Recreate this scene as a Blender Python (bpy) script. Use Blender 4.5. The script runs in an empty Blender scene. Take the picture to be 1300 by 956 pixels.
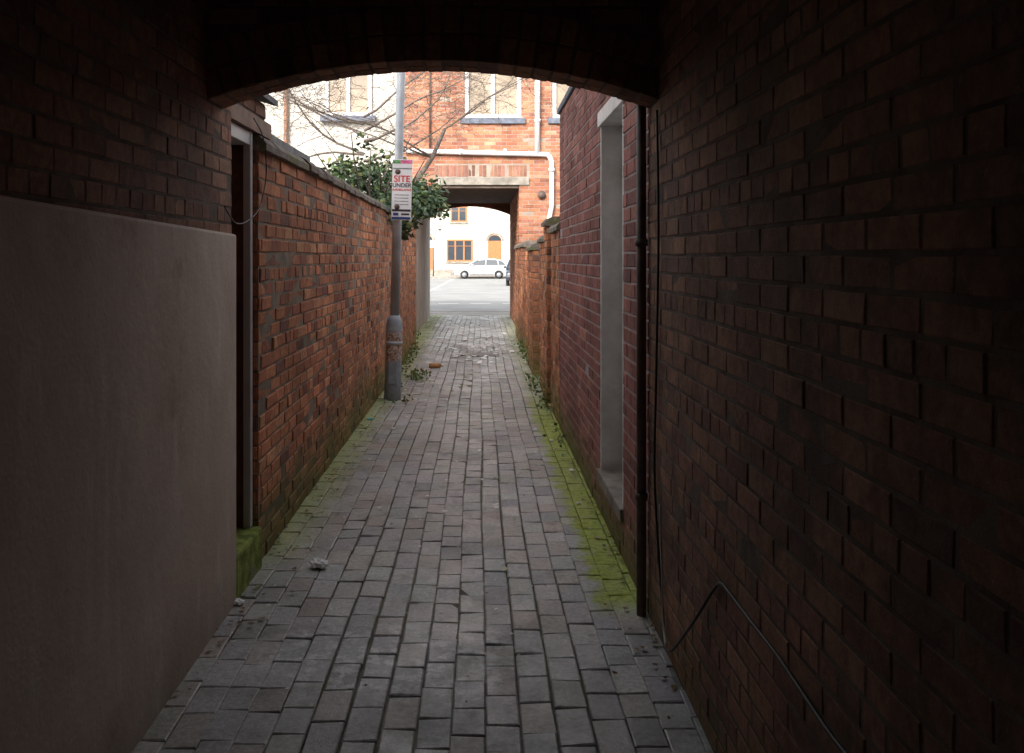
import bpy, bmesh, math, random
from mathutils import Vector, Matrix, noise as mnoise
R=random.Random(7)
sc=bpy.context.scene
XL=-1.11; XR=0.735
# ---------------------------------------------------------------- node helpers
class NT:
    def __init__(s,name):
        s.m=bpy.data.materials.new(name); s.m.use_nodes=True
        s.t=s.m.node_tree; s.b=s.t.nodes['Principled BSDF']
        s.pos=None
    def n(s,typ,props=None,**inp):
        nd=s.t.nodes.new(typ)
        if props:
            for k,v in props.items(): setattr(nd,k,v)
        for k,v in inp.items():
            key=int(k[1:]) if k[0]=='i' and k[1:].isdigit() else k.replace('_',' ')
            s.set(nd.inputs[key],v)
        return nd
    def set(s,sock,v):
        if isinstance(v,bpy.types.NodeSocket): s.t.links.new(v,sock)
        elif isinstance(v,(tuple,list)) and len(v)==3 and sock.type=='RGBA': sock.default_value=(*v,1)
        else: sock.default_value=v
    def P(s):
        if s.pos is None: s.pos=s.n('ShaderNodeNewGeometry').outputs['Position']
        return s.pos
    def noise(s,scale,detail=4,rough=.55,vec=None,dist=0):
        return s.n('ShaderNodeTexNoise',None,Vector=vec or s.P(),Scale=scale,Detail=min(detail,5),Roughness=rough,Distortion=dist).outputs['Fac']
    def mr(s,v,a,b,c=0.,d=1.):
        return s.n('ShaderNodeMapRange',{'interpolation_type':'SMOOTHSTEP'},i0=v,i1=a,i2=b,i3=c,i4=d).outputs[0]
    def math(s,op,a,b=0.):
        return s.n('ShaderNodeMath',{'operation':op},i0=a,i1=b).outputs[0]
    def mix(s,f,a,b,bt='MIX'):
        nd=s.t.nodes.new('ShaderNodeMix'); nd.data_type='RGBA'; nd.blend_type=bt
        s.set(nd.inputs[0],f); s.set(nd.inputs[6],a); s.set(nd.inputs[7],b)
        return nd.outputs[2]
    def val(s,c,v):
        return s.n('ShaderNodeHueSaturation',None,Value=v,Color=c).outputs[0]
    def xyz(s):
        nd=s.n('ShaderNodeSeparateXYZ',None,i0=s.P()); return nd.outputs
    def attr(s,name='bcol'):
        return s.n('ShaderNodeAttribute',{'attribute_name':name}).outputs['Color']
    def scl(s,v): return s.n('ShaderNodeMapping',None,Vector=s.P(),Scale=v).outputs[0]
    def fin(s,col,rough=.85,bump=None,bs=.3,bd=.01,spec=.3,metal=0.):
        s.set(s.b.inputs['Base Color'],col); s.set(s.b.inputs['Roughness'],rough)
        s.b.inputs['Specular IOR Level'].default_value=spec
        s.b.inputs['Metallic'].default_value=metal
        if bump is not None:
            bn=s.n('ShaderNodeBump',None,Strength=bs,Distance=bd,Height=bump)
            s.t.links.new(bn.outputs[0],s.b.inputs['Normal'])
        return s.m

def simple(name,col,rough=.6,var=.25,scale=6,bs=.2,spec=.3,metal=0.,dirt=None):
    k=NT(name)
    f=k.mr(k.noise(scale,6,.6),.3,.7,1-var,1+var)
    c=k.val(col if isinstance(col,bpy.types.NodeSocket) else k.n('ShaderNodeRGB').outputs[0],f)
    for nd in k.t.nodes:
        if nd.type=='RGB': nd.outputs[0].default_value=(*col,1)
    if dirt: c=k.mix(k.mr(k.noise(2.3,8,.7),.45,.75,0,.8),c,dirt)
    return k.fin(c,rough,k.noise(scale*9,4),bs,.004,spec,metal)

def brickmat(name,moss_h=.5,moss=.8,soot=.5,gain=1.,algae_x=None,sootcol=(.03,.022,.02)):
    k=NT(name); x,y,z=k.xyz()
    c=k.attr()
    c=k.val(c,k.mr(k.noise(1.3,5,.6),.3,.7,.7*gain,1.25*gain))
    c=k.val(c,k.mr(k.noise(28,6,.7),.25,.75,.68,1.3))
    c=k.mix(k.mr(k.noise(75,3,.6),.62,.74,0,.4),c,(.42,.33,.27))
    s=k.math('MULTIPLY',k.mr(k.noise(2.1,9,.72,dist=.6),.45,.72),soot)
    c=k.mix(s,c,sootcol)
    if moss>0:
        m=k.mr(k.math('ADD',z,k.math('MULTIPLY',k.math('SUBTRACT',k.noise(3.5,8,.7),.5),moss_h*1.8)),0.,moss_h,1.,0.)
        m=k.math('MULTIPLY',m,moss)
        mc=k.mix(k.noise(20,4),(.06,.08,.025),(.18,.21,.055))
        c=k.mix(m,c,mc)
    h=k.math('ADD',k.noise(35,5,.7),k.math('MULTIPLY',k.noise(160,2),.4))
    return k.fin(c,.88,h,.5,.005,.25)

def mortarmat(name,a,b,moss_h=.5,moss=.7):
    k=NT(name); x,y,z=k.xyz()
    c=k.mix(k.mr(k.noise(5,8,.7),.35,.65),a,b)
    m=k.mr(k.math('ADD',z,k.math('MULTIPLY',k.math('SUBTRACT',k.noise(3.5,8,.7),.5),moss_h*1.8)),0.,moss_h,1.,0.)
    c=k.mix(k.math('MULTIPLY',m,moss),c,(.09,.11,.035))
    return k.fin(c,.95,k.noise(90,4,.7),.6,.006,.15)

def bricktex(name,a,b,mor):
    k=NT(name); uv=k.n('ShaderNodeUVMap').outputs[0]
    nd=k.n('ShaderNodeTexBrick',None,Vector=uv,Color1=a,Color2=b,Mortar=mor,Scale=1.,Mortar_Size=.006,Brick_Width=.225,Row_Height=.075)
    c=k.val(nd.outputs[0],k.mr(k.noise(2,7,.7),.3,.7,.65,1.25))
    return k.fin(c,.88,nd.outputs['Fac'],-.4,.006)

# ---------------------------------------------------------------- mesh helpers
def obj(name,verts,faces,mat,parent=None,smooth=False,cols=None,uv=False):
    me=bpy.data.meshes.new(name); me.from_pydata(verts,[],faces); me.update()
    if cols is not None:
        a=me.color_attributes.new('bcol','FLOAT_COLOR','POINT')
        flat=[]
        for c in cols: flat+= [c[0],c[1],c[2],1.]
        a.data.foreach_set('color',flat)
    if uv:
        l=me.uv_layers.new(name='UVMap')
        for p in me.polygons:
            n=p.normal
            for li in p.loop_indices:
                v=me.vertices[me.loops[li].vertex_index].co
                if abs(n.x)>.7: t=(v.y,v.z)
                elif abs(n.y)>.7: t=(v.x,v.z)
                else: t=(v.x,v.y)
                l.data[li].uv=t
    if mat: me.materials.append(mat)
    if smooth: me.shade_smooth()
    o=bpy.data.objects.new(name,me); sc.collection.objects.link(o)
    if parent: o.parent=parent
    return o
def empty(name,loc=(0,0,0)):
    e=bpy.data.objects.new(name,None); e.empty_display_size=.3; sc.collection.objects.link(e); return e
def box(name,x0,x1,y0,y1,z0,z1,mat,parent=None,bev=0.,uv=False):
    v=[(x,y,z) for z in (z0,z1) for x,y in ((x0,y0),(x1,y0),(x1,y1),(x0,y1))]
    f=[(3,2,1,0),(4,5,6,7),(0,1,5,4),(1,2,6,5),(2,3,7,6),(3,0,4,7)]
    o=obj(name,v,f,mat,parent,uv=uv)
    if bev>0:
        m=o.modifiers.new('b','BEVEL'); m.width=bev; m.segments=2; m.limit_method='ANGLE'
    return o
def tube(name,pts,rad,mat,parent=None,sides=10,caps=True):
    V=[];F=[]
    pts=[Vector(p) for p in pts]; n=len(pts)
    if not isinstance(rad,(list,tuple)): rad=[rad]*n
    ref=None
    for i,p in enumerate(pts):
        d=(pts[min(i+1,n-1)]-pts[max(i-1,0)]).normalized()
        if ref is None: ref=d.orthogonal().normalized()
        ref=(ref-d*ref.dot(d)).normalized(); b=d.cross(ref)
        for k in range(sides):
            a=2*math.pi*k/sides
            V.append(p+(ref*math.cos(a)+b*math.sin(a))*rad[i])
    for i in range(n-1):
        for k in range(sides):
            F.append((i*sides+k,i*sides+(k+1)%sides,(i+1)*sides+(k+1)%sides,(i+1)*sides+k))
    if caps:
        F.append(tuple(range(sides))[::-1]); F.append(tuple((n-1)*sides+k for k in range(sides)))
    return obj(name,V,F,mat,parent,True)
def spline(pts,n=8):
    pts=[Vector(p) for p in pts]; out=[]
    q=[pts[0]]+pts+[pts[-1]]
    for i in range(1,len(q)-2):
        for j in range(n):
            t=j/n
            a,b,c,d=q[i-1],q[i],q[i+1],q[i+2]
            out.append(.5*((2*b)+(c-a)*t+(2*a-5*b+4*c-d)*t*t+(3*b-a-3*c+d)*t**3))
    out.append(pts[-1]); return out

class Bricks:
    def __init__(s): s.V=[];s.F=[];s.C=[]
    def add(s,O,U,V,N,u0,u1,v0,v1,col,ch=.005,d=0.,depth=.03,jit=.0015):
        b=len(s.V); r=R.uniform
        t1=r(-1,1)*jit; t2=r(-1,1)*jit
        def P(u,v,n): return O+U*u+V*v+N*n
        cs=[(u0,v0),(u1,v0),(u1,v1),(u0,v1)]
        jj=[(u+r(-1,1)*jit,v+r(-1,1)*jit) for u,v in cs]
        tl=[-t1-t2,t1-t2,t1+t2,-t1+t2]
        sg=[(1,1),(-1,1),(-1,-1),(1,-1)]
        for (u,v) in jj: s.V.append(P(u,v,-depth))
        for i,(u,v) in enumerate(jj): s.V.append(P(u,v,d-ch*.8+tl[i]))
        for i,(u,v) in enumerate(jj):
            c=ch*r(.7,1.5); s.V.append(P(u+sg[i][0]*c,v+sg[i][1]*c,d+tl[i]))
        for i in range(4):
            j=(i+1)%4
            s.F.append((b+i,b+j,b+4+j,b+4+i)); s.F.append((b+4+i,b+4+j,b+8+j,b+8+i))
        s.F.append((b+8,b+9,b+10,b+11))
        s.C+= [col]*12
    def wall(s,O,U,V,N,u0,u1,v0,v1,pal,holes=(),L=.225,H=.075,m=.010,skip=None,header=5,d=.0015,jit=.0012,ch=.0035):
        O,U,V,N=map(Vector,(O,U,V,N)); row=int(round(v0/H))
        nr=int(round((v1-v0)/H)); H=(v1-v0)/nr
        for i in range(nr):
            va=v0+i*H; vb=va+H; vm=(va+vb)/2
            iv=[(u0,u1)]
            for (a,b,c,e) in holes:
                if c<vm<e:
                    nv=[]
                    for (p,q) in iv:
                        if b<=p or a>=q: nv.append((p,q)); continue
                        if a>p: nv.append((p,a))
                        if b<q: nv.append((b,q))
                    iv=nv
            Lr=L/2 if (header and (i+row)%header==header-1) else L
            off=(i%2)*.5*Lr+ (0.03 if Lr<L else 0)
            for (p,q) in iv:
                k=math.floor((p-off)/Lr)
                while off+k*Lr<q:
                    a=max(off+k*Lr,p); b=min(off+(k+1)*Lr,q); k+=1
                    if b-a<.03: continue
                    if skip and skip((a+b)/2,vm): continue
                    s.add(O,U,V,N,a+m/2,b-m/2,va+m/2,vb-m/2,pick(pal),d=R.gauss(0,d),jit=jit,ch=ch)
    def make(s,name,mat,parent=None): return obj(name,s.V,s.F,mat,parent,cols=s.C)
def pick(pal,v=.16):
    c,=R.choices([p[0] for p in pal],[p[1] for p in pal]); f=R.uniform(1-v,1+v)
    return (c[0]*f,c[1]*f*R.uniform(.95,1.05),c[2]*f)
PAL_L=[((.50,.21,.11),4),((.43,.175,.09),4),((.34,.135,.08),2.2),((.21,.10,.075),1.0),((.54,.27,.145),1.4)]
PAL_R=[((.30,.12,.10),5),((.26,.105,.09),4),((.21,.09,.08),2),((.34,.145,.115),1.5)]
PAL_T=[((.30,.155,.10),4),((.26,.135,.092),4),((.20,.11,.082),2),((.33,.18,.12),1)]
PAL_F=[((.40,.165,.09),4),((.35,.135,.075),4),((.29,.115,.075),1.5),((.43,.215,.135),1.5)]
PAL_P=[((.385,.385,.375),5),((.35,.355,.355),4),((.425,.42,.395),3),((.37,.345,.315),2.2),((.29,.295,.295),1.4),((.37,.32,.285),.5)]

M_L=brickmat('brick_old_orange',.55,.75,.42)
M_R=brickmat('brick_purple_red',.35,.8,.3)
M_T=brickmat('brick_sooty',.2,.3,.6)
M_F=brickmat('brick_facade',.2,.3,.25)
MO_L=mortarmat('mortar_dark',(.17,.14,.11),(.30,.25,.20))
MO_R=mortarmat('mortar_pale',(.30,.26,.25),(.40,.36,.34))
MO_T=mortarmat('mortar_soot',(.11,.085,.07),(.19,.155,.13))
MO_F=mortarmat('mortar_facade',(.26,.21,.17),(.34,.28,.23))
M_TEX=bricktex('brick_plain_house',(.3,.11,.07),(.2,.075,.055),(.18,.16,.14))
M_WHITEREN=simple('white_render',(.46,.43,.385),.85,.14,1.5,dirt=(.34,.31,.26))
M_WPAINT=simple('white_paint',(.70,.70,.69),.5,.1,8,.1,dirt=(.48,.46,.42))
M_WTRIM=simple('white_trim',(.66,.66,.66),.45,.05,8,.1)
M_SLATE=simple('slate',(.14,.145,.16),.7,.35,9,.5,dirt=(.16,.17,.12))
M_STONE=simple('stone_sill',(.12,.135,.17),.8,.25,9,.4)
M_CONC=simple('concrete_lintel',(.25,.225,.19),.85,.3,7,.5,dirt=(.14,.12,.10))
M_WOOD=simple('brown_timber',(.20,.10,.06),.6,.3,12,.3,dirt=(.09,.05,.035))
M_ORANGE=simple('varnished_timber',(.30,.125,.045),.45,.2,10,.1)
M_GLASSD=simple('dark_glass',(.035,.045,.055),.08,.1,3,.02,.8)
M_BLIND=simple('window_blind',(.27,.21,.15),.35,.35,1.4,.1,.5)
M_IRON=simple('iron_pipe',(.09,.065,.055),.55,.4,15,.4,dirt=(.16,.09,.06))
M_CABLE=simple('black_cable',(.02,.02,.021),.5,.1,20,.1)
M_CABLEG=simple('grey_cable',(.45,.45,.44),.5,.1,20,.1)
M_CEIL=simple('tunnel_ceiling',(.10,.075,.06),.95,.3,5,.4)
M_SOIL=simple('ground_earth',(.24,.215,.18),.95,.3,2,.6)

# ---------------------------------------------------------------- ground
def sheet(name,x0,x1,y0,y1,z,mat,parent=None): return obj(name,[(x0,y0,z),(x1,y0,z),(x1,y1,z),(x0,y1,z)],[(0,1,2,3)],mat,parent)
sheet('ground',-400,400,-300,500,-.05,M_SOIL)
k=NT('paver_bed'); x,y,z=k.xyz()
c=k.mix(k.mr(k.noise(9,8,.7),.35,.65),(.13,.12,.105),(.24,.22,.19))
c=k.mix(k.mr(k.noise(1.7,6,.65),.45,.62,0,.7),c,(.16,.19,.08))
M_BED=k.fin(c,.95,k.noise(80,5,.7),.6,.006,.1)
# pavers
k=NT('paving_setts'); x,y,z=k.xyz()
c=k.attr()
c=k.val(c,k.mr(k.noise(1.1,6,.6),.3,.7,.78,1.18))
c=k.val(c,k.mr(k.noise(45,6,.75),.25,.75,.66,1.32))
c=k.mix(k.mr(k.noise(6,8,.7),.50,.68,0,.55),c,(.17,.16,.145))
# round spit / gum stains
vo=k.n('ShaderNodeTexVoronoi',None,Vector=k.P(),Scale=7.)
c=k.mix(k.math('MULTIPLY',k.mr(vo.outputs['Distance'],.10,.2,1.,0.),k.mr(k.noise(3,3),.45,.6,0,.45)),c,(.14,.13,.12))
c=k.mix(k.mr(k.noise(11,8,.75,dist=.8),.64,.74,0,.55),c,(.6,.59,.57))
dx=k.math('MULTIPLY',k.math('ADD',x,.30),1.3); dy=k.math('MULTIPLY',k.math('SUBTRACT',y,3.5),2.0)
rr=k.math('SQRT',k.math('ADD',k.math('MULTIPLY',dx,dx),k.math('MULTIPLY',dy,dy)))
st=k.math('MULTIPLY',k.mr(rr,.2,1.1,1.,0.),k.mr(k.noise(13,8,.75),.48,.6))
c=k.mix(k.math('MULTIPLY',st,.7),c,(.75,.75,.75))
nz=k.math('MULTIPLY',k.math('SUBTRACT',k.noise(5,9,.75),.5),.34)
mr_=k.mr(k.math('ADD',x,nz),XR-.25,XR-.15)
mr_=k.math('MULTIPLY',mr_,k.math('MULTIPLY',k.mr(y,3.85,4.15),k.mr(y,8.6,10.5,1.,.3)))
ml=k.math('MULTIPLY',k.mr(k.math('ADD',x,nz),XL+.0,XL+.30,1.,0.),k.mr(y,4.2,5,0,.65))
mm=k.math('MULTIPLY',k.math('MAXIMUM',mr_,ml),k.mr(k.noise(16,4),.25,.45,.7,1.))
mc=k.mix(k.mr(k.noise(30,6,.7),.3,.7),(.20,.26,.04),(.44,.50,.10))
c=k.mix(mm,c,mc)
c=k.mix(k.mr(k.noise(.9,5,.6),.5,.68,0,.18),c,(.26,.27,.17))
h=k.math('ADD',k.noise(22,5,.7),k.math('MULTIPLY',k.noise(140,2),.3))
rg=k.math('ADD',k.mr(k.noise(2.2,5,.7),.38,.62,.34,.62),k.math('MULTIPLY',mm,.3))
M_PAV=k.fin(c,rg,h,.5,.006,.5)

paving=empty('alley_paving')
B=Bricks(); w=.1153
x0=-1.36
nrow=int((0.84-x0)/w)+1
O=Vector((0,0,0)); U=Vector((0,1,0)); V=Vector((-1,0,0)); N=Vector((0,0,1))
for i in range(nrow):
    xa=x0+i*w; yy=-1.5+R.uniform(0,.2)
    while yy<24.2:
        L=R.choice([.2,.215,.215,.23,.19,.17])*R.uniform(.95,1.05)
        xm=xa+w/2
        lo=XL-.05 if yy<15.9 else -1.34
        if lo<xm+w/2 and xm-w/2<(XR+.06 if yy<18.3 else .86):
            wob=.006*math.sin(yy*1.7+i*.4)+.004*math.sin(yy*.6+i)
            sag=-.012*math.exp(-((xm+.15)/.25)**2)+.006*mnoise.noise(Vector((xm*2,yy*1.1,0)))
            dark=.97+.25*mnoise.noise(Vector((xm*1.5,yy*.8,4)))
            cc=pick(PAL_P,.10); cc=tuple(q*dark for q in cc)
            B.add(O,U,V,N,yy+.0025,yy+L-.0025,-(xa+w)+.0022+wob,-xa-.0022+wob,cc,ch=.0045,d=sag+R.gauss(0,.0012),depth=.045,jit=.0024)
        yy+=L
B.make('setts',M_PAV,paving)
sheet('bed',-1.4,.9,-5,24.2,-.016,M_BED,paving)

# ---------------------------------------------------------------- near terraced house with the covered passage
near=empty('terraced_house')
YA,YB=3.70,3.93; CE=2.62
zp=Vector((0,0,1))
B=Bricks(); B.wall((XL,0,0),(0,1,0),(0,0,1),(1,0,0),-1.5,4.07,1.63,CE,PAL_T,d=.0010,jit=.001,ch=.003,m=.009,L=.215,H=.070)
B.make('passage_wall_bricks_west',M_T,near)
box('passage_wall_core_west',XL-.23,XL-.0018,-5,4.065,-.04,CE+.1,MO_T,near)
k=NT('stained_render'); x,y,z=k.xyz()
c=k.mix(k.mr(k.noise(1.2,8,.65,dist=.5),.3,.7),(.54,.43,.355),(.68,.57,.48))
c=k.mix(k.mr(k.noise(3,6,.6,vec=k.scl((1,3.,.6))),.52,.72,0,.55),c,(.74,.67,.60))
c=k.mix(k.mr(k.noise(30,6,.7),.6,.75,0,.4),c,(.32,.19,.12))
c=k.mix(k.mr(k.noise(2.2,5,.7),.54,.68,0,.5),c,(.36,.24,.17))
c=k.mix(k.mr(k.math('ADD',z,k.math('MULTIPLY',k.noise(4,6),.3)),.1,.5,.5,0.),c,(.2,.18,.14))
M_PANEL=k.fin(c,.75,k.math('ADD',k.noise(3,6),k.math('MULTIPLY',k.noise(60,5),.15)),.5,.02,.3)
pn=box('render_panel',XL-.003,XL+.022,-5,4.073,-.03,1.66,M_PANEL,near,.012)
for vtx in pn.data.vertices:
    if vtx.co.z>1: vtx.co.z=1.655+(4.07-vtx.co.y)*.019
B=Bricks(); B.wall((XR,0,0),(0,-1,0),(0,0,1),(-1,0,0),-YB,1.5,0,CE,PAL_T,d=.0009,jit=.001,ch=.003,m=.009,L=.215,H=.070)
B.make('passage_wall_bricks_east',M_T,near)
box('passage_wall_core_east',XR+.0018,XR+.23,-5,YB-.003,-.04,CE+.1,MO_T,near)
box('passage_ceiling',XL-.2,XR+.2,-5,YA+.01,CE,CE+.08,M_CEIL,near)
for i,yy in enumerate([-.4,.5,1.4,2.3,3.2]):
    box('ceiling_joist_%d'%i,XL-.1,XR+.1,yy-.04,yy+.04,CE-.09,CE+.01,M_WOOD,near)
# arch
cx=(XL+XR)/2; hs=(XR-XL)/2; rise=.160; zs=2.195
Ra=(hs*hs+rise*rise)/(2*rise); zc=zs+rise-Ra; am=math.asin(hs/Ra)
V_=[];F_=[];n=24
for yv in (YA+.004,YB-.004):
    for i in range(n+1):
        a=-am-.02+(2*am+.04)*i/n
        V_.append((cx+(Ra+.003)*math.sin(a),yv,zc+(Ra+.003)*math.cos(a)))
    for i in range(n+1):
        a=-am-.02+(2*am+.04)*i/n
        V_.append((cx+(Ra+.006)*math.sin(a),yv,3.0))
m_=2*(n+1)
for i in range(n):
    F_.append((i,i+1,n+2+i,n+1+i)); F_.append((m_+i,m_+n+1+i,m_+n+2+i,m_+i+1)); F_.append((i,m_+i,m_+i+1,i+1))
obj('arch_core',V_,F_,MO_T,near)
B=Bricks()
nv=int(2*am*Ra/.073)
for ring,(ra,rb) in enumerate(((Ra,Ra+.107),(Ra+.115,Ra+.222))):
    for i in range(nv):
        a=-am+2*am*(i+.5)/nv
        er=Vector((math.sin(a),0,math.cos(a))); et=Vector((math.cos(a),0,-math.sin(a)))
        Oc=Vector((cx,0,zc)); col=pick(PAL_T)
        B.add(Oc+Vector((0,YA,0)),et,er,Vector((0,-1,0)),-.0315,.0315,ra+.001,rb,col,d=R.gauss(0,.002),ch=.003,jit=.001)
        if ring==0:
            B.add(Oc+er*Ra,et,Vector((0,1,0)),-er,-.0315,.0315,YA+.004,(YA+YB)/2-.004,col,d=R.gauss(0,.001),depth=.02,ch=.002,jit=.0008)
            B.add(Oc+er*Ra,et,Vector((0,1,0)),-er,-.0315,.0315,(YA+YB)/2+.004,YB-.004,pick(PAL_T),d=R.gauss(0,.001),depth=.02,ch=.002,jit=.0008)
B.wall((0,YA,0),(1,0,0),(0,0,1),(0,-1,0),XL,XR,2.2,2.65,PAL_T,skip=lambda u,v:(u-cx)**2+(v-zc)**2<(Ra+.25)**2)
B.make('arch_bricks',M_T,near)
HH=8.5
box('house_body_west',-7,XL-.24,-5,YB-.01,-.04,HH,M_TEX,near,uv=True)
box('house_body_east',XR+.24,7,-5,YB-.01,-.04,HH,M_TEX,near,uv=True)
box('house_body_over',XL-.237,XR+.237,-5,YB-.013,3.0,HH-.01,M_TEX,near,uv=True)
obj('roof',[(-7.2,-5.2,HH),(7.2,-5.2,HH),(7.2,4.1,HH),(-7.2,4.1,HH),(-7.2,-.5,HH+1.2),(7.2,-.5,HH+1.2)],[(0,1,5,4),(2,3,4,5),(1,2,5),(3,0,4),(3,2,1,0)],M_SLATE,near)
light_block=empty('light_blocking_gate')  # unseen boarding added behind the camera to shut daylight out of the passage
for i in range(14):
    xx=XL+.03+i*.13
    box('board_%d'%i,xx,xx+.124,-4.95,-4.92,.03,CE-.02,M_WOOD,light_block)
box('rail_low',XL,XR,-4.92,-4.88,.4,.52,M_WOOD,light_block); box('rail_high',XL,XR,-4.92,-4.88,1.9,2.02,M_WOOD,light_block)

# ---------------------------------------------------------------- left: doorway block
dw=empty('side_doorway')
D0,D1=4.073,4.565
k=NT('mossy_step'); c=k.mix(k.mr(k.noise(14,8,.7),.35,.65),(.13,.18,.045),(.34,.40,.11)); c=k.mix(k.mr(k.noise(4,6),.55,.7),c,(.28,.26,.23))
M_STEP=k.fin(c,.95,k.noise(50,6,.7),.7,.01,.1)
box('step',XL-.13,XL+.02,D0+.005,D1+.0,-.03,.2,M_STEP,dw,.015)
box('door_leaf',XL-.17,XL-.135,D0,D1,.2,2.18,M_WOOD,dw)
box('door_post_inner',XL-.13,XL-.066,D1-.03,D1-.004,.2,2.18,M_WOOD,dw)
box('door_frame_post',XL-.066,XL-.028,D1-.05,D1-.006,.2,2.18,M_WTRIM,dw,.004)
box('door_frame_head',XL-.12,XL-.03,D0+.004,D1-.052,2.11,2.178,M_WTRIM,dw,.004)
box('lintel',XL-.23,XL-.004,4.068,D1+.3,2.18,2.26,M_WOOD,dw)
B=Bricks(); B.wall((XL,0,0),(0,1,0),(0,0,1),(1,0,0),4.07,4.72,2.265,2.34,PAL_T); B.make('head_course',M_T,dw)
box('core_over',XL-.23,XL-.006,4.068,4.715,2.262,2.345,MO_T,dw)
box('back_mass',XL-1.2,XL-.235,4.068,4.7,-.03,2.34,M_TEX,dw,uv=True)
o=obj('eave_slates',[(XL+.05,3.96,2.345),(XL+.05,4.78,2.345),(XL-1.3,4.78,2.75),(XL-1.3,3.96,2.75),(XL+.05,3.96,2.375),(XL+.05,4.78,2.375),(XL-1.3,4.78,2.79),(XL-1.3,3.96,2.79)],[(0,1,2,3),(7,6,5,4),(0,4,5,1),(1,5,6,2),(2,6,7,3),(3,7,4,0)],M_SLATE,dw)
B=Bricks(); B.wall((0,D1,0),(1,0,0),(0,0,1),(0,-1,0),XL-.22,XL-.004,0,2.1,PAL_L,header=0); 
lw=empty('garden_wall')
B.wall((XL,0,0),(0,1,0),(0,0,1),(1,0,0),D1,16.0,0,2.1,PAL_L,d=.0028,jit=.0018,ch=.005)
B.make('bricks',M_L,lw)
box('core',XL-.22,XL-.004,D1+.007,15.99,-.04,2.12,MO_L,lw)
k=NT('coping_mossy'); c=k.mix(k.mr(k.noise(7,8,.7),.35,.65),(.14,.12,.11),(.26,.22,.19)); c=k.mix(k.mr(k.noise(5,8,.75),.5,.62,0,.8),c,(.16,.17,.07))
M_COP=k.fin(c,.9,k.noise(50,6,.7),.7,.01,.2)
def coping(parent,xc,hw,y0,y1,zb,step=.3):
    V=[];F=[];yy=y0;i=0
    prof=[(-hw,0),(hw,0),(hw,.035),(hw*.75,.075),(hw*.3,.1),(-hw*.3,.1),(-hw*.75,.075),(-hw,.035)]
    while yy<y1-.01:
        y2=min(yy+step,y1); b=len(V); dz=R.uniform(-.006,.006); dxx=R.uniform(-.006,.006)
        for yv in (yy+.004,y2-.004):
            for (a,h) in prof: V.append((xc+a+dxx,yv,zb+h+dz))
        m=len(prof)
        for q in range(m): F.append((b+q,b+(q+1)%m,b+m+(q+1)%m,b+m+q))
        F.append(tuple(b+q for q in range(m))); F.append(tuple(b+m+q for q in range(m))[::-1])
        yy=y2
    return obj('coping',V,F,M_COP,parent)
coping(lw,XL-.115,.15,D1+.01,16.02,2.10)

# slate roofed shed in left yard
sh=empty('garden_shed')
box('walls',-3.3,-1.5,5.4,7.2,-.03,2.3,M_TEX,sh,uv=True)
obj('roof',[(-3.4,5.3,3.3),(-1.36,5.3,2.3),(-1.36,7.3,2.3),(-3.4,7.3,3.3),(-3.4,5.3,3.36),(-1.36,5.3,2.36),(-1.36,7.3,2.36),(-3.4,7.3,3.36)],[(3,2,1,0),(4,5,6,7),(0,1,5,4),(1,2,6,5),(2,3,7,6),(3,0,4,7)],M_SLATE,sh)

# ---------------------------------------------------------------- right outbuilding
ob=empty('brick_outbuilding'); OH=2.85; OE=8.25
H0,H1,HZ0,HZ1=4.62,5.49,.23,2.4
B=Bricks(); B.wall((XR,0,0),(0,-1,0),(0,0,1),(-1,0,0),-OE,-YB,0,OH,PAL_R,holes=[(-H1,-H0,HZ0,HZ1)],header=0,d=.0013,jit=.001,ch=.003)
B.wall((0,OE,0),(-1,0,0),(0,0,1),(0,1,0),-3.0,-XR,0,OH,PAL_R,header=0)
B.make('bricks',M_R,ob)
def core_with_hole(y0,y1,z1):
    box('core_a',XR+.0035,XR+.22,YB+.0,H0,-.04,z1,MO_R,ob); box('core_b',XR+.0035,XR+.22,H1,y1-.005,-.04,z1,MO_R,ob)
    box('core_c',XR+.005,XR+.22,H0,H1,-.04,HZ0,MO_R,ob); box('core_d',XR+.005,XR+.22,H0,H1,HZ1,z1,MO_R,ob)
core_with_hole(YB,OE,OH-.002)
box('body',XR+.224,3.0,YB,OE-.006,-.04,OH-.05,M_TEX,ob,uv=True)
box('coping',XR-.02,XR+.28,YB+.002,OE+.02,OH+.001,OH+.06,M_STONE,ob,.01)
box('roof',XR+.25,3.1,YB+.004,OE+.02,OH-.04,OH+.03,M_SLATE,ob)
box('door_jamb_far',XR+.002,XR+.18,H1-.03,H1-.001,HZ0+.04,HZ1-.06,M_WPAINT,ob)
box('door_jamb_near',XR+.002,XR+.18,H0+.001,H0+.03,HZ0+.04,HZ1-.06,M_WPAINT,ob)
box('door_panel',XR+.135,XR+.17,H0+.03,H1-.03,HZ0+.04,HZ1-.06,M_WPAINT,ob)
box('door_head',XR-.012,XR+.18,H0-.08,H1+.04,HZ1-.06,HZ1+.03,M_WPAINT,ob,.004)
box('door_sill',XR-.02,XR+.18,H0-.02,H1+.02,HZ0-.03,HZ0+.04,M_CONC,ob,.006)

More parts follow.
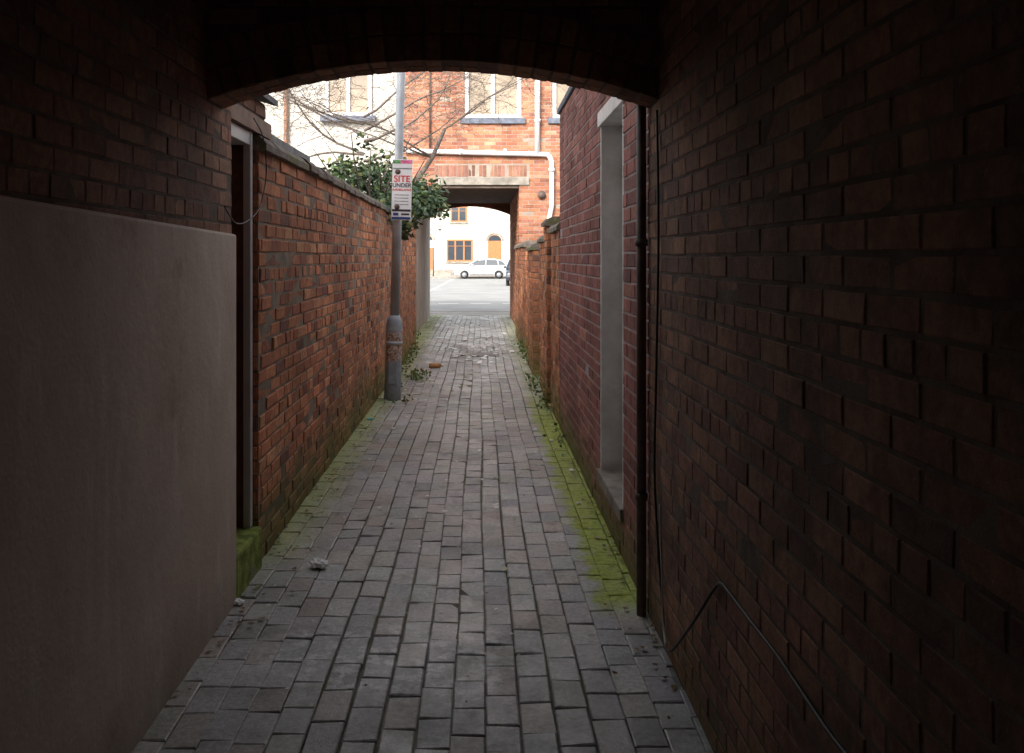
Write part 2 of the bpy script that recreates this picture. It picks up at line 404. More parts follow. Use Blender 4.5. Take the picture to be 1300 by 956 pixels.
# low garden walls to the right
rw=empty('garden_wall')
B=Bricks()
def rseg(y0,y1,h,xo=0.):
    h=round(h/.075)*.075
    B.wall((XR-xo,0,0),(0,-1,0),(0,0,1),(-1,0,0),-y1,-y0,0,h,PAL_L,d=.003,jit=.002)
    B.wall((0,y0,0),(1,0,0),(0,0,1),(0,-1,0),XR-xo,XR+.22,0,h,PAL_L,header=0)
    box('core',XR-xo+.006,XR+.22,y0+.006,y1-.002,-.04,h-.002,MO_L,rw)
    coping(rw,XR-xo/2+.11,.14+xo/2,y0-.02,y1+.02,h+.001,.3)
rseg(OE+.03,9.25,1.8); rseg(9.3,9.75,1.88,.04); rseg(9.8,11.0,1.73); rseg(11.9,13.2,1.65,.03); rseg(14.3,18.35,1.73)
B.make('bricks',M_L,rw)
for y0,y1 in ((11.02,11.88),(13.25,14.25)):
    g=empty('light_blocking_gate')
    nb=7
    for i in range(nb):
        a=y0+(y1-y0)*i/nb
        box('board_%d'%i,XR+.1,XR+.125,a+.004,a+(y1-y0)/nb-.004,.05,1.55,M_WOOD,g)
    box('rail',XR+.126,XR+.16,y0,y1,.35,.45,M_WOOD,g); box('rail_top',XR+.126,XR+.16,y0,y1,1.2,1.3,M_WOOD,g)

# ---------------------------------------------------------------- far house with second passage
FY,FE=18.5,24.0; FXL,FXR=-1.29,.82; FT=2.97; EV=6.1
fh=empty('brick_house')
B=Bricks()
holes=[(FXL-.01,FXR,0,3.03),(-.9,1.03,3.03,3.2),(-.29,.86,4.4,5.6),(1.5,2.4,4.4,5.6),(-.38,.95,4.27,4.4),(1.41,2.49,4.27,4.4)]
hole2=[(a,b,c,d) for a,b,c,d in holes]
hole2.append((-.9,1.03,3.2,3.44))
B.wall((0,FY,0),(1,0,0),(0,0,1),(0,-1,0),-1.6,3.6,0,EV,PAL_F,holes=hole2,header=0,d=.002)
for i in range(int(1.93/.075)):
    a=-.9+i*.0752
    B.add(Vector((0,FY,0)),Vector((1,0,0)),zp,Vector((0,-1,0)),a+.004,a+.071,3.205,3.435,pick([((.27,.125,.09),3),((.31,.145,.095),2),((.22,.11,.08),1)]),d=R.gauss(0,.003))
B.wall((FXR,0,0),(0,-1,0),(0,0,1),(-1,0,0),-FE,-FY,0,FT,PAL_L)
B.make('facade_bricks',M_F,fh)
yc=FY+.004
def fc(n,x0,x1,z0,z1,yy=0): box('facade_core_'+n,x0,x1,yc+yy,yc+.2,z0,z1,MO_F,fh)
fc('a',-1.597,FXL,-.04,4.27); fc('b',FXR+.007,3.597,-.04,4.27); fc('c',FXL,FXR+.007,3.19,4.27)
fc('d',-1.597,-.29,4.27,5.6); fc('e',.86,1.5,4.27,5.6); fc('f',2.4,3.597,4.27,5.6); fc('g',-1.597,3.597,5.6,EV)
fc('h',-.29,.86,4.27,4.39,.002); fc('i',1.5,2.4,4.27,4.39,.002); fc('j',FXL,-.9,3.03,3.19,.001)
box('lintel_beam',-.9,1.03,FY-.03,FY+.2,3.03,3.188,M_CONC,fh,.008)
box('passage_soffit',FXL,FXR,FY+.02,FE-.02,FT,3.028,M_CEIL,fh)
box('body_over',-1.59,3.59,FY+.21,FE-.2,3.03,EV-.01,M_TEX,fh,uv=True)
box('body_east',FXR+.01,3.59,FY+.21,FE-.003,-.04,3.028,MO_L,fh)
box('body_west',-1.6,FXL-.003,16.0,FE,-.04,3.028,M_WHITEREN,fh)
obj('roof',[(-1.6,FY-.1,EV),(3.6,FY-.1,EV),(3.6,FE,EV),(-1.6,FE,EV),(-1.6,21.2,EV+.7),(3.6,21.2,EV+.7)],[(0,1,5,4),(2,3,4,5),(1,2,5),(3,0,4),(3,2,1,0)],M_SLATE,fh)
# exit arch
fcx=(FXL+FXR)/2; fhs=(FXR-FXL)/2; fr=.22; fzs=2.68
rf=(fhs**2+fr**2)/(2*fr); fzc=fzs+fr-rf; fa=math.asin(fhs/rf)
V_=[];F_=[];n=20
for yv in (FE-.2,FE):
    for i in range(n+1):
        a=-fa+2*fa*i/n; V_.append((fcx+rf*math.sin(a),yv,fzc+rf*math.cos(a)))
    for i in range(n+1):
        a=-fa+2*fa*i/n; V_.append((fcx+rf*math.sin(a),yv,EV-.02))
m_=2*(n+1)
for i in range(n):
    F_.append((i,i+1,n+2+i,n+1+i)); F_.append((m_+i,m_+n+1+i,m_+n+2+i,m_+i+1)); F_.append((i,m_+i,m_+i+1,i+1))
obj('exit_arch',V_,F_,M_TEX,fh,uv=True)
def window(par,x0,x1,z0,z1,y,frame,pane,mull=1,trans=True,fw=.06,sill=None,dep=.08):
    box('pane',x0+.01,x1-.01,y+dep,y+dep+.02,z0+.01,z1-.01,pane,par)
    box('frame_l',x0,x0+fw,y+dep-.05,y+dep-.002,z0,z1,frame,par); box('frame_r',x1-fw,x1,y+dep-.05,y+dep-.002,z0,z1,frame,par)
    box('frame_b',x0+fw,x1-fw,y+dep-.05,y+dep-.002,z0,z0+fw,frame,par); box('frame_t',x0+fw,x1-fw,y+dep-.05,y+dep-.002,z1-fw,z1,frame,par)
    for i in range(mull):
        xm=x0+(x1-x0)*(i+1)/(mull+1); box('mullion_%d'%i,xm-fw*.5,xm+fw*.5,y+dep-.048,y+dep-.004,z0+fw,z1-fw,frame,par)
    if trans:
        zt=z0+(z1-z0)*.7; box('transom',x0+fw,x1-fw,y+dep-.046,y+dep-.006,zt-.02,zt+.02,frame,par)
    if sill: box('sill',x0-.09,x1+.09,y-.06,y+dep,z0-.12,z0-.002,sill,par,.006)
window(fh,-.29,.86,4.4,5.6,FY,M_WTRIM,M_BLIND,1,False,.08,M_STONE)
window(fh,1.5,2.4,4.4,5.6,FY,M_WTRIM,M_BLIND,1,False,.08,M_STONE)
# white pipes
dp=empty('waste_pipe')
yp=FY-.07
tube('run_horizontal',spline([(-1.5,yp,3.72),(0,yp,3.68),(1.25,yp,3.65),(1.42,yp,3.62),(1.48,yp,3.5)],6),.05,M_WTRIM,dp,12)
tube('stack_down',[(1.48,yp,3.52),(1.48,yp,2.6),(1.42,yp,2.3),(1.42,yp,0)],.048,M_WTRIM,dp,12)
tube('stack_up',[(1.19,yp,3.66),(1.19,yp,6.05)],.055,M_WTRIM,dp,12)
for zz,xx in ((3.3,1.48),(4.3,1.19),(5.2,1.19)): tube('collar',[(xx,yp,zz),(xx,yp,zz+.07)],.066,M_WTRIM,dp,12)
for xx in (-1.2,-.4,.5): tube('collar',[(xx,yp,3.7),(xx+.06,yp,3.7)],.064,M_WTRIM,dp,12)
tube('small_pipe',[(-1.0,yp+.02,3.75),(-1.0,yp+.02,6.05)],.02,M_IRON,dp,8)
v=empty('wall_vent'); tube('ring',[(1.28,FY-.01,2.83),(1.28,FY-.04,2.83)],.085,M_IRON,v,20)

# white rendered house to the left
wh=empty('rendered_house')
box('walls',-9.5,-1.603,FY+.1,FE-.3,-.04,6.3,M_WHITEREN,wh)
window(wh,-3.15,-2.2,4.45,5.6,FY-.0,M_WTRIM,M_BLIND,1,False,.07,M_STONE,.085)
window(wh,-6.6,-5.6,4.45,5.6,FY-.0,M_WTRIM,M_BLIND,1,False,.07,M_STONE,.085)
obj('roof',[(-9.6,FY-.1,6.3),(-1.61,FY-.1,6.3),(-1.61,FE-.2,6.3),(-9.6,FE-.2,6.3),(-9.6,21.2,7.3),(-1.61,21.2,7.3)],[(0,1,5,4),(2,3,4,5),(1,2,5),(3,0,4),(3,2,1,0)],M_SLATE,wh)
tube('downpipe',[(-3.95,FY+.04,6.3),(-3.95,FY+.04,0)],.045,M_WOOD,wh,10)

# ---------------------------------------------------------------- street beyond
k=NT('asphalt_worn'); c=k.mix(k.mr(k.noise(.6,7,.6),.3,.7),(.235,.235,.23),(.31,.305,.295)); c=k.val(c,k.mr(k.noise(25,6,.8),.2,.8,.8,1.2))
M_ROAD=k.fin(c,.8,k.noise(60,5,.7),.4,.01,.3)
M_PVT=simple('pavement_slab',(.33,.31,.285),.85,.15,2,.3)
M_LINE=simple('road_paint',(.7,.7,.68),.6,.1,5,.1)
sheet('road',-90,90,26.2,69.3,-.03,M_ROAD)
box('pavement',-90,90,24.22,26.05,-.045,-.004,M_PVT)
box('kerb',-90,90,26.052,26.2,-.046,.0,M_CONC)
p2=box('pavement',-90,90,69.45,73.7,-.045,.09,M_PVT); box('kerb',-90,90,69.3,69.448,-.046,.1,M_CONC)
rm=empty('road_marking')
for i in range(9):
    a=34+i*3.6; xx=-2.5+(a-34)*.02
    obj('dash_%d'%i,[(xx-.07,a,-.026),(xx+.07,a,-.026),(xx+.1,a+2,-.026),(xx-.04,a+2,-.026)],[(0,1,2,3)],M_LINE,rm)
for i in range(14):
    a=-8+i*1.1
    obj('give_way_%d'%i,[(a,31,-.026),(a+.7,31,-.026),(a+.7,31.2,-.026),(a,31.2,-.026)],[(0,1,2,3)],M_LINE,rm)
HY=73.7; S=15.6
def sx(px): return (px-608)/S
def sz(py): return 1.55+(327-py)/S
th=empty('white_cottage_row')
M_COT=simple('cottage_render',(.44,.41,.355),.85,.12,.5)
box('walls',-16,14,HY,HY+7,-.04,7.2,M_COT,th)
obj('roof',[(-16.2,HY-.2,7.2),(14.2,HY-.2,7.2),(14.2,HY+7.2,7.2),(-16.2,HY+7.2,7.2),(-16.2,HY+3.5,9.6),(14.2,HY+3.5,9.6)],[(0,1,5,4),(2,3,4,5),(1,2,5),(3,0,4),(3,2,1,0)],M_SLATE,th)
def cwin(x0,x1,z0,z1,m=2):
    window(th,x0,x1,z0,z1,HY-.1,M_ORANGE,M_GLASSD,m,True,.12,M_CONC,.06)
for off in (0,-9.,7.):
    cwin(sx(567)+off,sx(600)+off,sz(332),sz(304),2)
    cwin(sx(572)+off,sx(593)+off,sz(282),sz(262),1)
def adoor(xc):
    w=.55; zt=sz(304)
    pts=[(xc-w,HY-.03,.1),(xc+w,HY-.03,.1)]+[(xc+w*math.cos(t),HY-.03,zt-.1+w*math.sin(t)*.9) for t in [math.pi*i/10 for i in range(11)]]
    obj('door',pts,[tuple(range(len(pts)))],M_ORANGE,th)
    pts2=[(xc+.95*w*math.cos(t),HY-.05,zt-.1+.8*w*math.sin(t)) for t in [math.pi*i/10 for i in range(11)]]
    obj('fanlight',pts2,[tuple(range(len(pts2)))],M_GLASSD,th)
    arc=[(xc+(w+.12)*math.cos(t),HY-.03,zt-.1+(w+.12)*math.sin(t)*.9) for t in [math.pi*i/12 for i in range(13)]]
    tube('door_arch_moulding',arc,.06,M_CONC,th,6)
adoor(sx(628)); adoor(sx(541)); adoor(sx(541)-9)
box('plinth',-16,14,HY-.04,HY-.001,.0,.55,M_CONC,th)
tube('rainwater_pipe',[(sx(607),HY-.08,.1),(sx(607),HY-.08,7.1)],.05,M_WTRIM,th,8)
sg=empty('road_sign')
tube('post',[(sx(553),70.2,.05),(sx(553),70.2,2.7)],.05,M_IRON,sg,8)
box('plate',sx(553)-.3,sx(553)+.3,70.1,70.14,2.3,2.9,M_WTRIM,sg,.02)

# ---------------------------------------------------------------- cars
M_CARW=simple('car_paint_silver',(.46,.47,.49),.25,.02,3,.0,.5)
M_CARD=simple('car_paint_dark',(.03,.035,.05),.25,.02,3,.0,.5)
M_TYRE=simple('tyre',(.02,.02,.02),.9,.1,20,.2)
M_ALLOY=simple('wheel_trim',(.3,.3,.32),.35,.1,20,.1,.5,.6)
M_LAMPR=simple('tail_lamp',(.4,.02,.02),.3,.1,9,.0)
M_CGL=simple('car_glass',(.05,.055,.06),.15,.1,3,.0,.5)
def car(paint,loc,rotz):
    e=empty('parked_car')
    prof=[(-2.02,.32),(-2.08,.5),(-2.03,.66),(-1.85,.78),(-1.4,.88),(-.95,.97),(-.75,.99),(1.7,1.02),(1.93,.95),(2.0,.72),(2.02,.45),(1.95,.3),(1.62,.27)]
    def arch(cx):
        return [(cx+.36*math.cos(t),.30+.36*math.sin(t)) for t in [math.pi*i/8 for i in range(9)]]
    prof+= arch(1.27)+arch(-1.3)
    V=[];F=[]; m=len(prof)
    lat=[(-.86,.97),(-.8,1.),(.8,1.),(.86,.97)]
    for y,s in lat:
        for (px,pz) in prof: V.append((px*(s if abs(px)>1.8 else 1),y,.3+(pz-.3)*s if pz>.7 else pz))
    for j in range(len(lat)-1):
        for q in range(m): F.append((j*m+q,j*m+(q+1)%m,(j+1)*m+(q+1)%m,(j+1)*m+q))
    F.append(tuple(range(m))[::-1]); F.append(tuple((len(lat)-1)*m+q for q in range(m)))
    obj('body',V,F,paint,e)
    def green(pts,y0,y1,mat,name):
        V=[];mm=len(pts)
        for sgn in (-1,1):
            for (px,pz) in pts: V.append((px,sgn*(y0+(y1-y0)*(pz-.98)/.5),pz))
        F=[(q,(q+1)%mm,mm+(q+1)%mm,mm+q) for q in range(mm)]+[tuple(range(mm))[::-1],tuple(mm+q for q in range(mm))]
        return obj(name,V,F,mat,e)
    green([(-1.1,.96),(-.55,1.27),(-.2,1.42),(.3,1.47),(1.15,1.43),(1.62,1.26),(1.85,1.0)],.80,.62,M_CGL,'windows')
    green([(-.42,1.36),(-.2,1.455),(.1,1.50),(.5,1.51),(1.0,1.48),(1.45,1.38),(1.6,1.29),(1.1,1.40),(.4,1.43)],.815,.635,paint,'roof')
    for a,b in (((-1.12,.96),(-.3,1.43)),((.28,.98),(.32,1.44)),((1.25,.98),(1.15,1.42)),((1.86,.98),(1.5,1.36))):
        for sgn in (-1,1):
            tube('pillar',[(a[0],sgn*.815,a[1]),(b[0],sgn*.66,b[1])],.04,paint,e,6)
    for cx in (1.27,-1.3):
        for sgn in (-1,1):
            tube('tyre',[(cx,sgn*.66,.3),(cx,sgn*.85,.3)],.3,M_TYRE,e,24)
            tube('hubcap',[(cx,sgn*.85,.3),(cx,sgn*.865,.3)],.18,M_ALLOY,e,16)
    for sgn in (-1,1):
        box('headlamp',-2.05,-1.8,sgn*.6-.16,sgn*.6+.16,.6,.73,M_ALLOY,e,.02)
        box('tail_lamp',1.9,2.03,sgn*.72-.08,sgn*.72+.08,.7,.95,M_LAMPR,e,.02)
        box('mirror',-.8,-.62,sgn*.92-.08,sgn*.92+.08,.98,1.1,paint,e,.02)
        box('door_handle',.5,.62,sgn*.865-.01,sgn*.865+.01,.85,.88,M_TYRE,e)
    box('sill_trim',-.9,.9,-.875,.875,.27,.34,M_TYRE,e); box('bumper_trim',-2.1,-1.95,-.7,.7,.36,.46,M_TYRE,e,.02)
    for xx in (-.62,.3,1.15): box('door_gap',xx-.008,xx+.008,-.863,.863,.36,.97,M_TYRE,e)
    e.location=loc; e.rotation_euler=(0,0,rotz)
    return e
car(M_CARW,(.22,67.9,-.03),0)
car(M_CARD,(2.42,52,-.03),math.radians(88))

# ---------------------------------------------------------------- street lamp
k=NT('galvanised_grey'); c=k.mix(k.mr(k.noise(6,7,.6),.3,.7),(.34,.37,.40),(.46,.49,.52)); M_POST=k.fin(c,.5,k.noise(40,4),.15,.003,.4,.1)
k=NT('post_base_paint'); x,y,z=k.xyz()
c=k.mix(k.mr(k.noise(9,7,.6),.3,.7),(.24,.28,.32),(.36,.41,.46))
f=k.math('MULTIPLY',k.mr(z,.38,.46),k.mr(z,.70,.78,1.,0.)); f=k.math('MULTIPLY',f,k.mr(k.noise(14,8,.75),.40,.48))
c=k.mix(f,c,k.mix(k.mr(k.noise(35,4),.4,.6),(.50,.46,.40),(.26,.11,.05)))
c=k.mix(k.mr(z,.0,.3,.6,0.),c,(.09,.095,.075)); M_POSTB=k.fin(c,.55,k.noise(30,6),.3,.004,.3)
lp=empty('street_lamp'); bx=-.945; by=9.9
def px(z): return bx+.095*z/3.6
tube('base_compartment',[(px(0),by,-.02),(px(0),by,.02),(px(.3),by,.3),(px(.82),by,.82),(px(.87),by,.87),(px(.92),by,.92)],[.1,.092,.09,.09,.08,.052],M_POSTB,lp,24)
tube('column',[(px(.91),by,.91),(px(2.5),by,2.5),(px(5.2),by,5.2)],[.052,.048,.042],M_POST,lp,20)
tube('collar',[(px(.62),by,.60),(px(.66),by,.64)],.094,M_POST,lp,24)
tube('bracket',spline([(px(5.2),by,5.15),(px(5.2)+.02,by,5.45),(px(5.2)+.2,by,5.6),(px(5.2)+.5,by,5.65)],6),.03,M_POST,lp,12)
box('lantern',px(5.2)+.45,px(5.2)+.95,by-.1,by+.1,5.6,5.74,M_POST,lp,.03); box('lens',px(5.2)+.5,px(5.2)+.9,by-.08,by+.08,5.55,5.6,M_WTRIM,lp,.02)
box('access_door',px(.4)-.045,px(.4)+.045,by-.101,by-.085,.18,.56,M_POSTB,lp,.004)
# notice on the lamp
sn=empty('site_notice_sign'); sy=by-.075
M_SW=simple('sign_white',(.70,.70,.72),.4,.03,9,.02)
M_SR=simple('sign_red',(.60,.04,.03),.5,.05,9,.02); M_SK=simple('sign_black',(.04,.04,.05),.5,.05,9,.02)
M_SB=simple('sign_blue',(.03,.07,.20),.5,.05,9,.02); M_SP=simple('sign_pink',(.55,.12,.25),.5,.6,30,.02); M_SG=simple('sign_green',(.12,.32,.12),.5,.6,30,.02)
S0,S1,Z0,Z1=-.108,.108,-.33,.33
box('plate',S0,S1,-.004,.004,Z0,Z1,M_SW,sn,.002)
def st(n,a,b,c,d,m): box(n,a,b,-.0065,-.0045,c,d,m,sn)
st('picture_band_a',S0+.005,-.02,.285,.322,M_SG); st('picture_band_b',-.018,S1-.005,.285,.322,M_SP)
st('footer_dark',S0+.005,S1-.005,-.235,-.212,M_SK); st('footer_blue',S0+.005,S1-.005,-.322,-.295,M_SB)
st('logo_a',S0+.02,-.03,-.28,-.25,M_SB); st('logo_b',.0,S1-.02,-.275,-.255,M_SK)
def txt(s,size,z,mat):
    c=bpy.data.curves.new('lettering','FONT'); c.body=s; c.size=size; c.align_x='CENTER'; c.extrude=.0006; c.offset=size*.012
    c.materials.append(mat); o=bpy.data.objects.new('lettering',c); sc.collection.objects.link(o)
    o.parent=sn; o.location=(0,-.0062,z); o.rotation_euler=(math.pi/2,0,0)
txt('YOUR SURROUNDINGS ARE',.0165,.225,M_SK); txt('SITE',.1,.085,M_SR); txt('UNDER',.062,.028,M_SK); txt('SURVEILLANCE',.031,-.01,M_SR)
for i in range(4): txt('24 hour recorded images',.015,-.06-i*.034,M_SK)
sn.location=(-.836,sy,2.285); sn.rotation_euler=(0,math.radians(1.5),math.radians(-4))
for zz in (2.1,2.48): tube('clip',[(px(zz),by-.052,zz),(px(zz),by-.08,zz)],.03,M_IRON,lp,10)

# ---------------------------------------------------------------- drain pipe & cables near right
rp=empty('drainpipe'); tube('pipe',[(XR-.03,3.93,.0),(XR-.03,3.93,2.55)],.021,M_IRON,rp,14)
for zz in (.5,1.6): tube('bracket',[(XR-.03,3.93,zz),(XR-.03,3.93,zz+.03)],.027,M_IRON,rp,14)
def wp(px_,py_,off=.012):   # height/depth on the right passage wall, measured from the photo
    s=(px_-608)/(XR-off); return (XR-off,1150/s,1.55+(327-py_)/s)
cb=empty('electric_cable')
pts=[wp(834,140),wp(836,300),wp(833,480),wp(831,600),wp(836,700),wp(842,780),wp(843,815,.02),wp(852,826,.03),wp(880,790,.03),wp(905,750),wp(915,741),wp(925,752),wp(950,785),wp(985,830),wp(1012,870),wp(1060,940,.02),wp(1120,1010,.02)]
tube('cable',spline(pts,8),.005,M_CABLE,cb,8)
tube('white_cable',spline([wp(838,640,.015),wp(840,720,.016),wp(842,790,.02),wp(845,818,.03)],6),.004,M_CABLEG,cb,8)
cb2=empty('electric_cable')
lx=lambda px_,py_,off=.02:(XL+off,1150/((608-px_)/(-XL-off)),1.55+(327-py_)/((608-px_)/(-XL-off)))
tube('cable',spline([lx(322,150),lx(334,175),lx(338,220),lx(330,262),lx(315,280),lx(299,283),lx(285,262)],8),.003,M_CABLE,cb2,8)

# ---------------------------------------------------------------- vegetation
def leafmass(name,centers,n,size,colf,mat,parent=None,down=0.,pw=.45,cut=-.18):
    V=[];F=[];C=[]
    for i in range(n):
        c,r=R.choices(centers,[q[1][0]*q[1][1]*q[1][2] for q in centers])[0]
        d=Vector((R.gauss(0,1),R.gauss(0,1),R.gauss(0,1))).normalized()*(R.random()**pw)*R.choice((1,1,1,1.3))
        p=Vector((c[0]+d.x*r[0],c[1]+d.y*r[1],c[2]+d.z*r[2]))
        q=mnoise.noise(p*3.6)
        if q<cut: continue
        p+=Vector((R.gauss(0,1),R.gauss(0,1),R.gauss(0,1)))*.03
        s=size*R.uniform(.6,1.35)
        a=Vector((R.gauss(0,1),R.gauss(0,1),R.gauss(0,.6)-down)).normalized(); nrm=Vector((R.gauss(0,1),R.gauss(0,1)-.5,R.gauss(0,1)+.9))
        b=a.cross(nrm).normalized(); nn=a.cross(b)
        k0=len(V); V+= [p-a*s*.5,p+b*s*.36+nn*s*.1,p+a*s*.6,p-b*s*.36+nn*s*.1]
        F+= [(k0,k0+1,k0+2),(k0,k0+2,k0+3)]; cc=colf(p); C+= [cc]*4
    return obj(name,V,F,mat,parent,cols=C)
def leafmat(name):
    k=NT(name); c=k.attr(); k.fin(c,.4,None,spec=.4); return k.m
M_LEAF=leafmat('ivy_leaf')
def ivyc(p):
    t=R.random(); f=R.uniform(.6,1.4)
    if t<.12: return (.17*f,.18*f,.055*f)
    if t<.35: return (.08*f,.13*f,.045*f)
    return (.032*f,.065*f,.026*f)
iv=empty('ivy_bush')
cen=[((-1.15,13.0,2.42),(.5,.9,.3)),((-1.0,12.2,2.25),(.42,.6,.22)),((-.82,13.4,2.42),(.34,.6,.30)),((-1.65,12.6,2.6),(.46,.7,.3)),((-1.3,13.2,2.85),(.25,.4,.26)),((-1.85,11.0,2.35),(.3,.7,.2)),((-1.45,12.8,2.2),(.3,.8,.4)),((-.66,13.3,2.22),(.2,.35,.25)),((-1.05,11.3,2.15),(.16,.7,.16)),((-1.95,12.8,2.8),(.25,.4,.16)),((-1.02,12.4,2.0),(.12,.6,.2)),((-1.68,13.2,3.15),(.12,.14,.45))]
leafmass('leaves',cen,8800,.08,ivyc,M_LEAF,iv,.3,.5,-.1)
M_BARK=simple('bark',(.17,.14,.12),.9,.3,20,.6)
for i in range(22):
    a=Vector((-1.5,12.6,1.9)); b=Vector((R.uniform(-2.2,-.6),R.uniform(11.2,13.8),R.uniform(2.2,3.3)))
    tube('stem_%d'%i,spline([a,(a+b)/2+Vector((R.uniform(-.1,.1),0,R.uniform(0,.25))),b],5),[.018-.0013*j for j in range(11)],M_BARK,iv,5)
# bare tree
VV=[];FF=[]
def addtube(pts,rad,sides):
    n=len(pts); ref=None; b0=len(VV)
    if n<2: return
    for i,p in enumerate(pts):
        d=(pts[min(i+1,n-1)]-pts[max(i-1,0)]).normalized()
        if ref is None: ref=d.orthogonal().normalized()
        ref=(ref-d*ref.dot(d)).normalized(); bb=d.cross(ref)
        for k in range(sides):
            a=2*math.pi*k/sides; VV.append(p+(ref*math.cos(a)+bb*math.sin(a))*rad[i])
    for i in range(n-1):
        for k in range(sides): FF.append((b0+i*sides+k,b0+i*sides+(k+1)%sides,b0+(i+1)*sides+(k+1)%sides,b0+(i+1)*sides+k))
def grow(p,d,L,r,lev):
    n=8; pts=[p]; rad=[r]; dd=d.copy()
    for i in range(n):
        dd=(dd+Vector((R.gauss(0,1),R.gauss(0,1),R.gauss(0,1)))*.12+Vector((0,0,.02 if lev<2 else -.03))).normalized()
        p=p+dd*L/n
        if lev>0 and p.z<2.95+max(0,.25*(p.x+1.2)): break
        pts.append(p); rad.append(max(r*(1-.7*(i+1)/n),.0024))
    addtube(pts,rad,9 if lev==0 else 6 if lev==1 else 4)
    n=len(pts)-1
    if lev>=4 or n<6: return
    k={0:8,1:8,2:6,3:3}[lev]
    for j in range(k):
        i=R.randint(2 if lev else 5,n); q=pts[i]
        ax=Vector((R.gauss(0,1)*1.2,R.gauss(0,1)*.7,R.gauss(0,.5))).normalized()
        nd=(dd*.45+ax*.9+Vector((0,0,.1))).normalized()
        grow(q,nd,L*R.uniform(.42,.62),max(rad[i]*.5,.003),lev+1)
grow(Vector((-1.72,13.2,-.03)),Vector((.03,0,1)),3.9,.09,0)
for (q,d) in (((-1.68,13.2,2.95),(1,.1,.3)),((-1.68,13.2,3.05),(-1,-.1,.35)),((-1.67,13.2,3.4),(.8,-.2,.4)),((-1.68,13.2,3.25),(1,0,.15)),((-1.68,13.2,3.05),(-1,0,.2)),((-1.68,13.2,3.5),(-.8,.1,.35)),((-1.68,13.2,3.3),(-1,.2,.6)),((-1.68,13.2,3.6),(1,.1,.3))):
    grow(Vector(q),Vector(d).normalized(),1.7,.02,1)
tr=empty('bare_tree'); obj('trunk_and_branches',VV,FF,M_BARK,tr,True)

# weeds and fallen leaves
wd=empty('weeds')
def weedc(p):
    f=R.uniform(.6,1.4); return (.12*f,.19*f,.05*f) if R.random()<.75 else (.24*f,.2*f,.08*f)
leafmass('leaves_a',[((-.80,11.6,.04),(.16,.45,.05)),((-.98,10.6,.05),(.1,.3,.06)),((-.85,9.95,.02),(.14,.3,.02))],360,.045,weedc,M_LEAF,wd)
leafmass('leaves_b',[((.66,9.2,.05),(.05,.6,.06)),((.66,10.8,.06),(.06,.8,.08)),((.7,14.5,.06),(.06,1.5,.09)),((-1.05,13.5,.06),(.06,2.,.1)),((.68,7.6,.02),(.04,.6,.03)),((-1.22,17,.05),(.06,1.,.08))],900,.045,weedc,M_LEAF,wd)
V_=[];F_=[];C_=[]
def litter(n,fx,fy,smin,smax,cols,zz=.006):
    for i in range(n):
        p=Vector((fx(),fy(),zz+R.uniform(0,.006))); s=R.uniform(smin,smax); a=R.uniform(0,6.28); k0=len(V_)
        for j in range(5):
            t=a+j*1.2566; rr=s*R.uniform(.5,1.1); V_.append(p+Vector((rr*math.cos(t),rr*math.sin(t),R.uniform(0,s*.5))))
        F_.append(tuple(range(k0,k0+5))); C_.extend([R.choice(cols)]*5)
brn=[(.16,.10,.05),(.22,.15,.07),(.12,.08,.05),(.2,.2,.07)]
litter(700,lambda:R.choice([XL+abs(R.gauss(0,.1)),XR-abs(R.gauss(0,.08))]),lambda:R.uniform(3.2,18),.006,.02,brn)
litter(260,lambda:R.uniform(XL,XR),lambda:R.uniform(3,18),.004,.012,brn)
litter(260,lambda:R.uniform(XL+.1,XR-.05),lambda:R.uniform(3.2,16),.004,.012,[(.85,.85,.83),(.65,.62,.58)])
litter(55,lambda:R.uniform(XL+.1,XR-.05),lambda:R.uniform(4,16),.014,.026,[(.85,.85,.83),(.75,.73,.7),(.5,.45,.2)])
litter(80,lambda:R.gauss(.2,.25),lambda:R.uniform(13.2,17.5),.02,.08,[(.85,.85,.85),(.7,.7,.7)])
litter(40,lambda:R.gauss(-.85,.12),lambda:R.gauss(10.2,.7),.01,.03,[(.7,.68,.6),(.3,.22,.1),(.5,.4,.2)])
obj('leaf_litter',V_,F_,leafmat('litter_mat'),cols=C_)
def paper(name,loc,s,col=(.88,.88,.88),flat=.6):
    bm=bmesh.new(); bmesh.ops.create_icosphere(bm,subdivisions=3,radius=s)
    for v in bm.verts:
        n_=mnoise.noise(v.co*(1.9/s))*.4+mnoise.noise(v.co*(4.5/s)+Vector((9,1,loc[0])))*.28
        v.co*=1+n_; v.co.z*=flat; v.co.x*=1.25
    me=bpy.data.meshes.new(name); bm.to_mesh(me); bm.free(); me.materials.append(simple(name+'_mat',col,.8,.04,20,.1))
    o=bpy.data.objects.new(name,me); sc.collection.objects.link(o); o.location=loc; o.rotation_euler=(0,0,R.uniform(0,3)); return o
def fl(px_,py_,z=.0): s=(py_-327)/1.55; return ((px_-608)/s,1150/s,z)
x_,y_,_=fl(404,722); paper('crumpled_paper',(x_,y_,.026),.036)
x_,y_,_=fl(303,768); paper('crumpled_paper',(x_,y_,.014),.02)
for a,b,s in ((470,533,.025),(500,545,.018),(585,425,.05),(700,560,.016),(640,424,.06),(680,546,.018),(612,610,.011),(590,432,.05),(735,640,.012),(560,780,.008),(620,436,.07)):
    x_,y_,_=fl(a,b); paper('paper_scrap',(x_,y_,.008),s,(.85,.85,.85) if a!=470 else (.1,.45,.4),.35)
x_,y_,_=fl(553,468)
bt=empty('discarded_bottle')
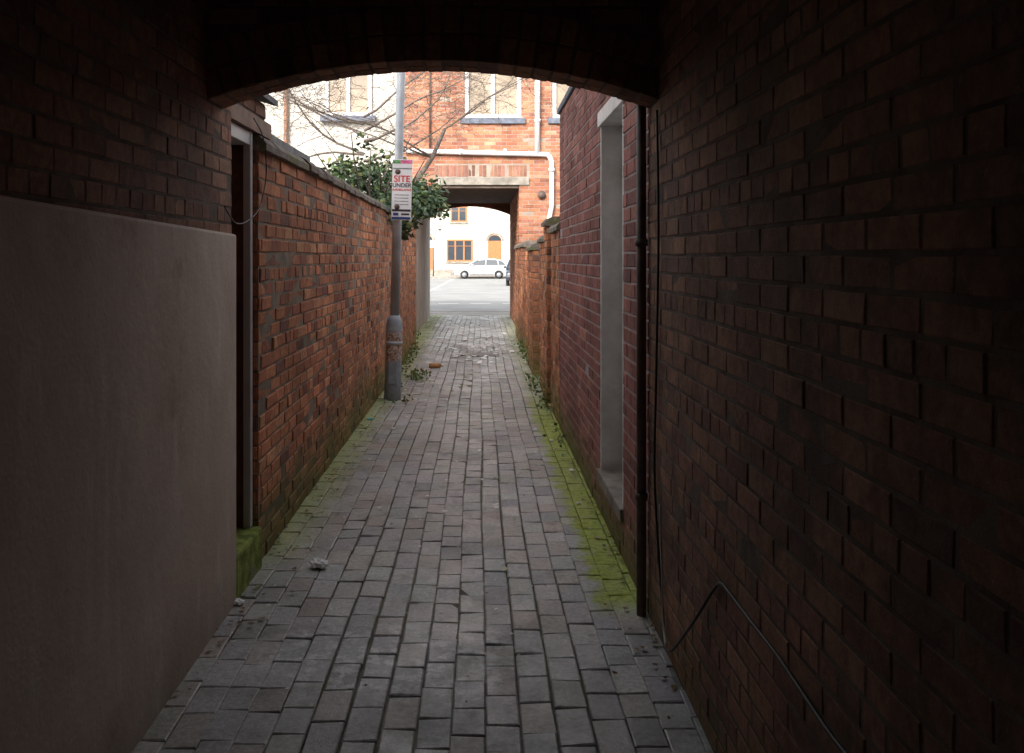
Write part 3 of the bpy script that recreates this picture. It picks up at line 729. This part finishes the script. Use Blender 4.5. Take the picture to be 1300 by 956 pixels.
tube('body',[(x_-.09,y_,.04),(x_-.08,y_,.04),(x_+.05,y_+.03,.04),(x_+.075,y_+.035,.04)],[.028,.036,.036,.02],simple('bottle_orange',(.42,.2,.07),.3,.2,20,.05),bt,14)
tube('neck',[(x_+.07,y_+.034,.04),(x_+.11,y_+.045,.04)],[.018,.014],M_WTRIM,bt,12)
mh=empty('manhole_cover'); M_MH=simple('worn_iron_cover',(.24,.225,.21),.6,.3,12,.5)
box('plate',-.14,.32,14.2,14.7,-.01,.012,M_MH,mh,.004); 
for i in range(5):
    box('rib_%d'%i,-.11+i*.085,-.08+i*.085,14.25,14.65,.012,.016,M_MH,mh)

# ---------------------------------------------------------------- light, world, camera
el=math.radians(32); az=math.radians(25)
trav=Vector((math.sin(az),math.cos(az),-math.tan(el)))
ld=bpy.data.lights.new('sun','SUN'); ld.energy=2.3; ld.angle=math.radians(.5); ld.color=(1,.92,.81)
lo=bpy.data.objects.new('sun',ld); sc.collection.objects.link(lo); lo.rotation_euler=trav.to_track_quat('-Z','Y').to_euler(); lo.location=(-10,-20,30)
w=bpy.data.worlds.new('World'); sc.world=w; w.use_nodes=True
nt=w.node_tree; bg=nt.nodes['Background']
sk=nt.nodes.new('ShaderNodeTexSky'); sk.sky_type='NISHITA'; sk.sun_disc=False; sk.sun_elevation=el; sk.sun_rotation=math.pi+az
sk.air_density=1.0; sk.dust_density=4.0; sk.ozone_density=1.0
hs_=nt.nodes.new('ShaderNodeHueSaturation'); hs_.inputs['Saturation'].default_value=.16
nt.links.new(sk.outputs[0],hs_.inputs['Color']); nt.links.new(hs_.outputs[0],bg.inputs[0]); bg.inputs[1].default_value=.54
cd=bpy.data.cameras.new('camera'); cam=bpy.data.objects.new('camera',cd); sc.collection.objects.link(cam)
cam.location=(0,0,1.55); cam.rotation_euler=(math.pi/2,0,0)
cd.sensor_width=36; cd.lens=1150/1300*36; cd.shift_x=42/1300; cd.shift_y=-151/1300; cd.clip_end=1500; cd.clip_start=.05
sc.camera=cam
sc.view_settings.view_transform='Standard'; sc.view_settings.look='None'; sc.view_settings.exposure=0
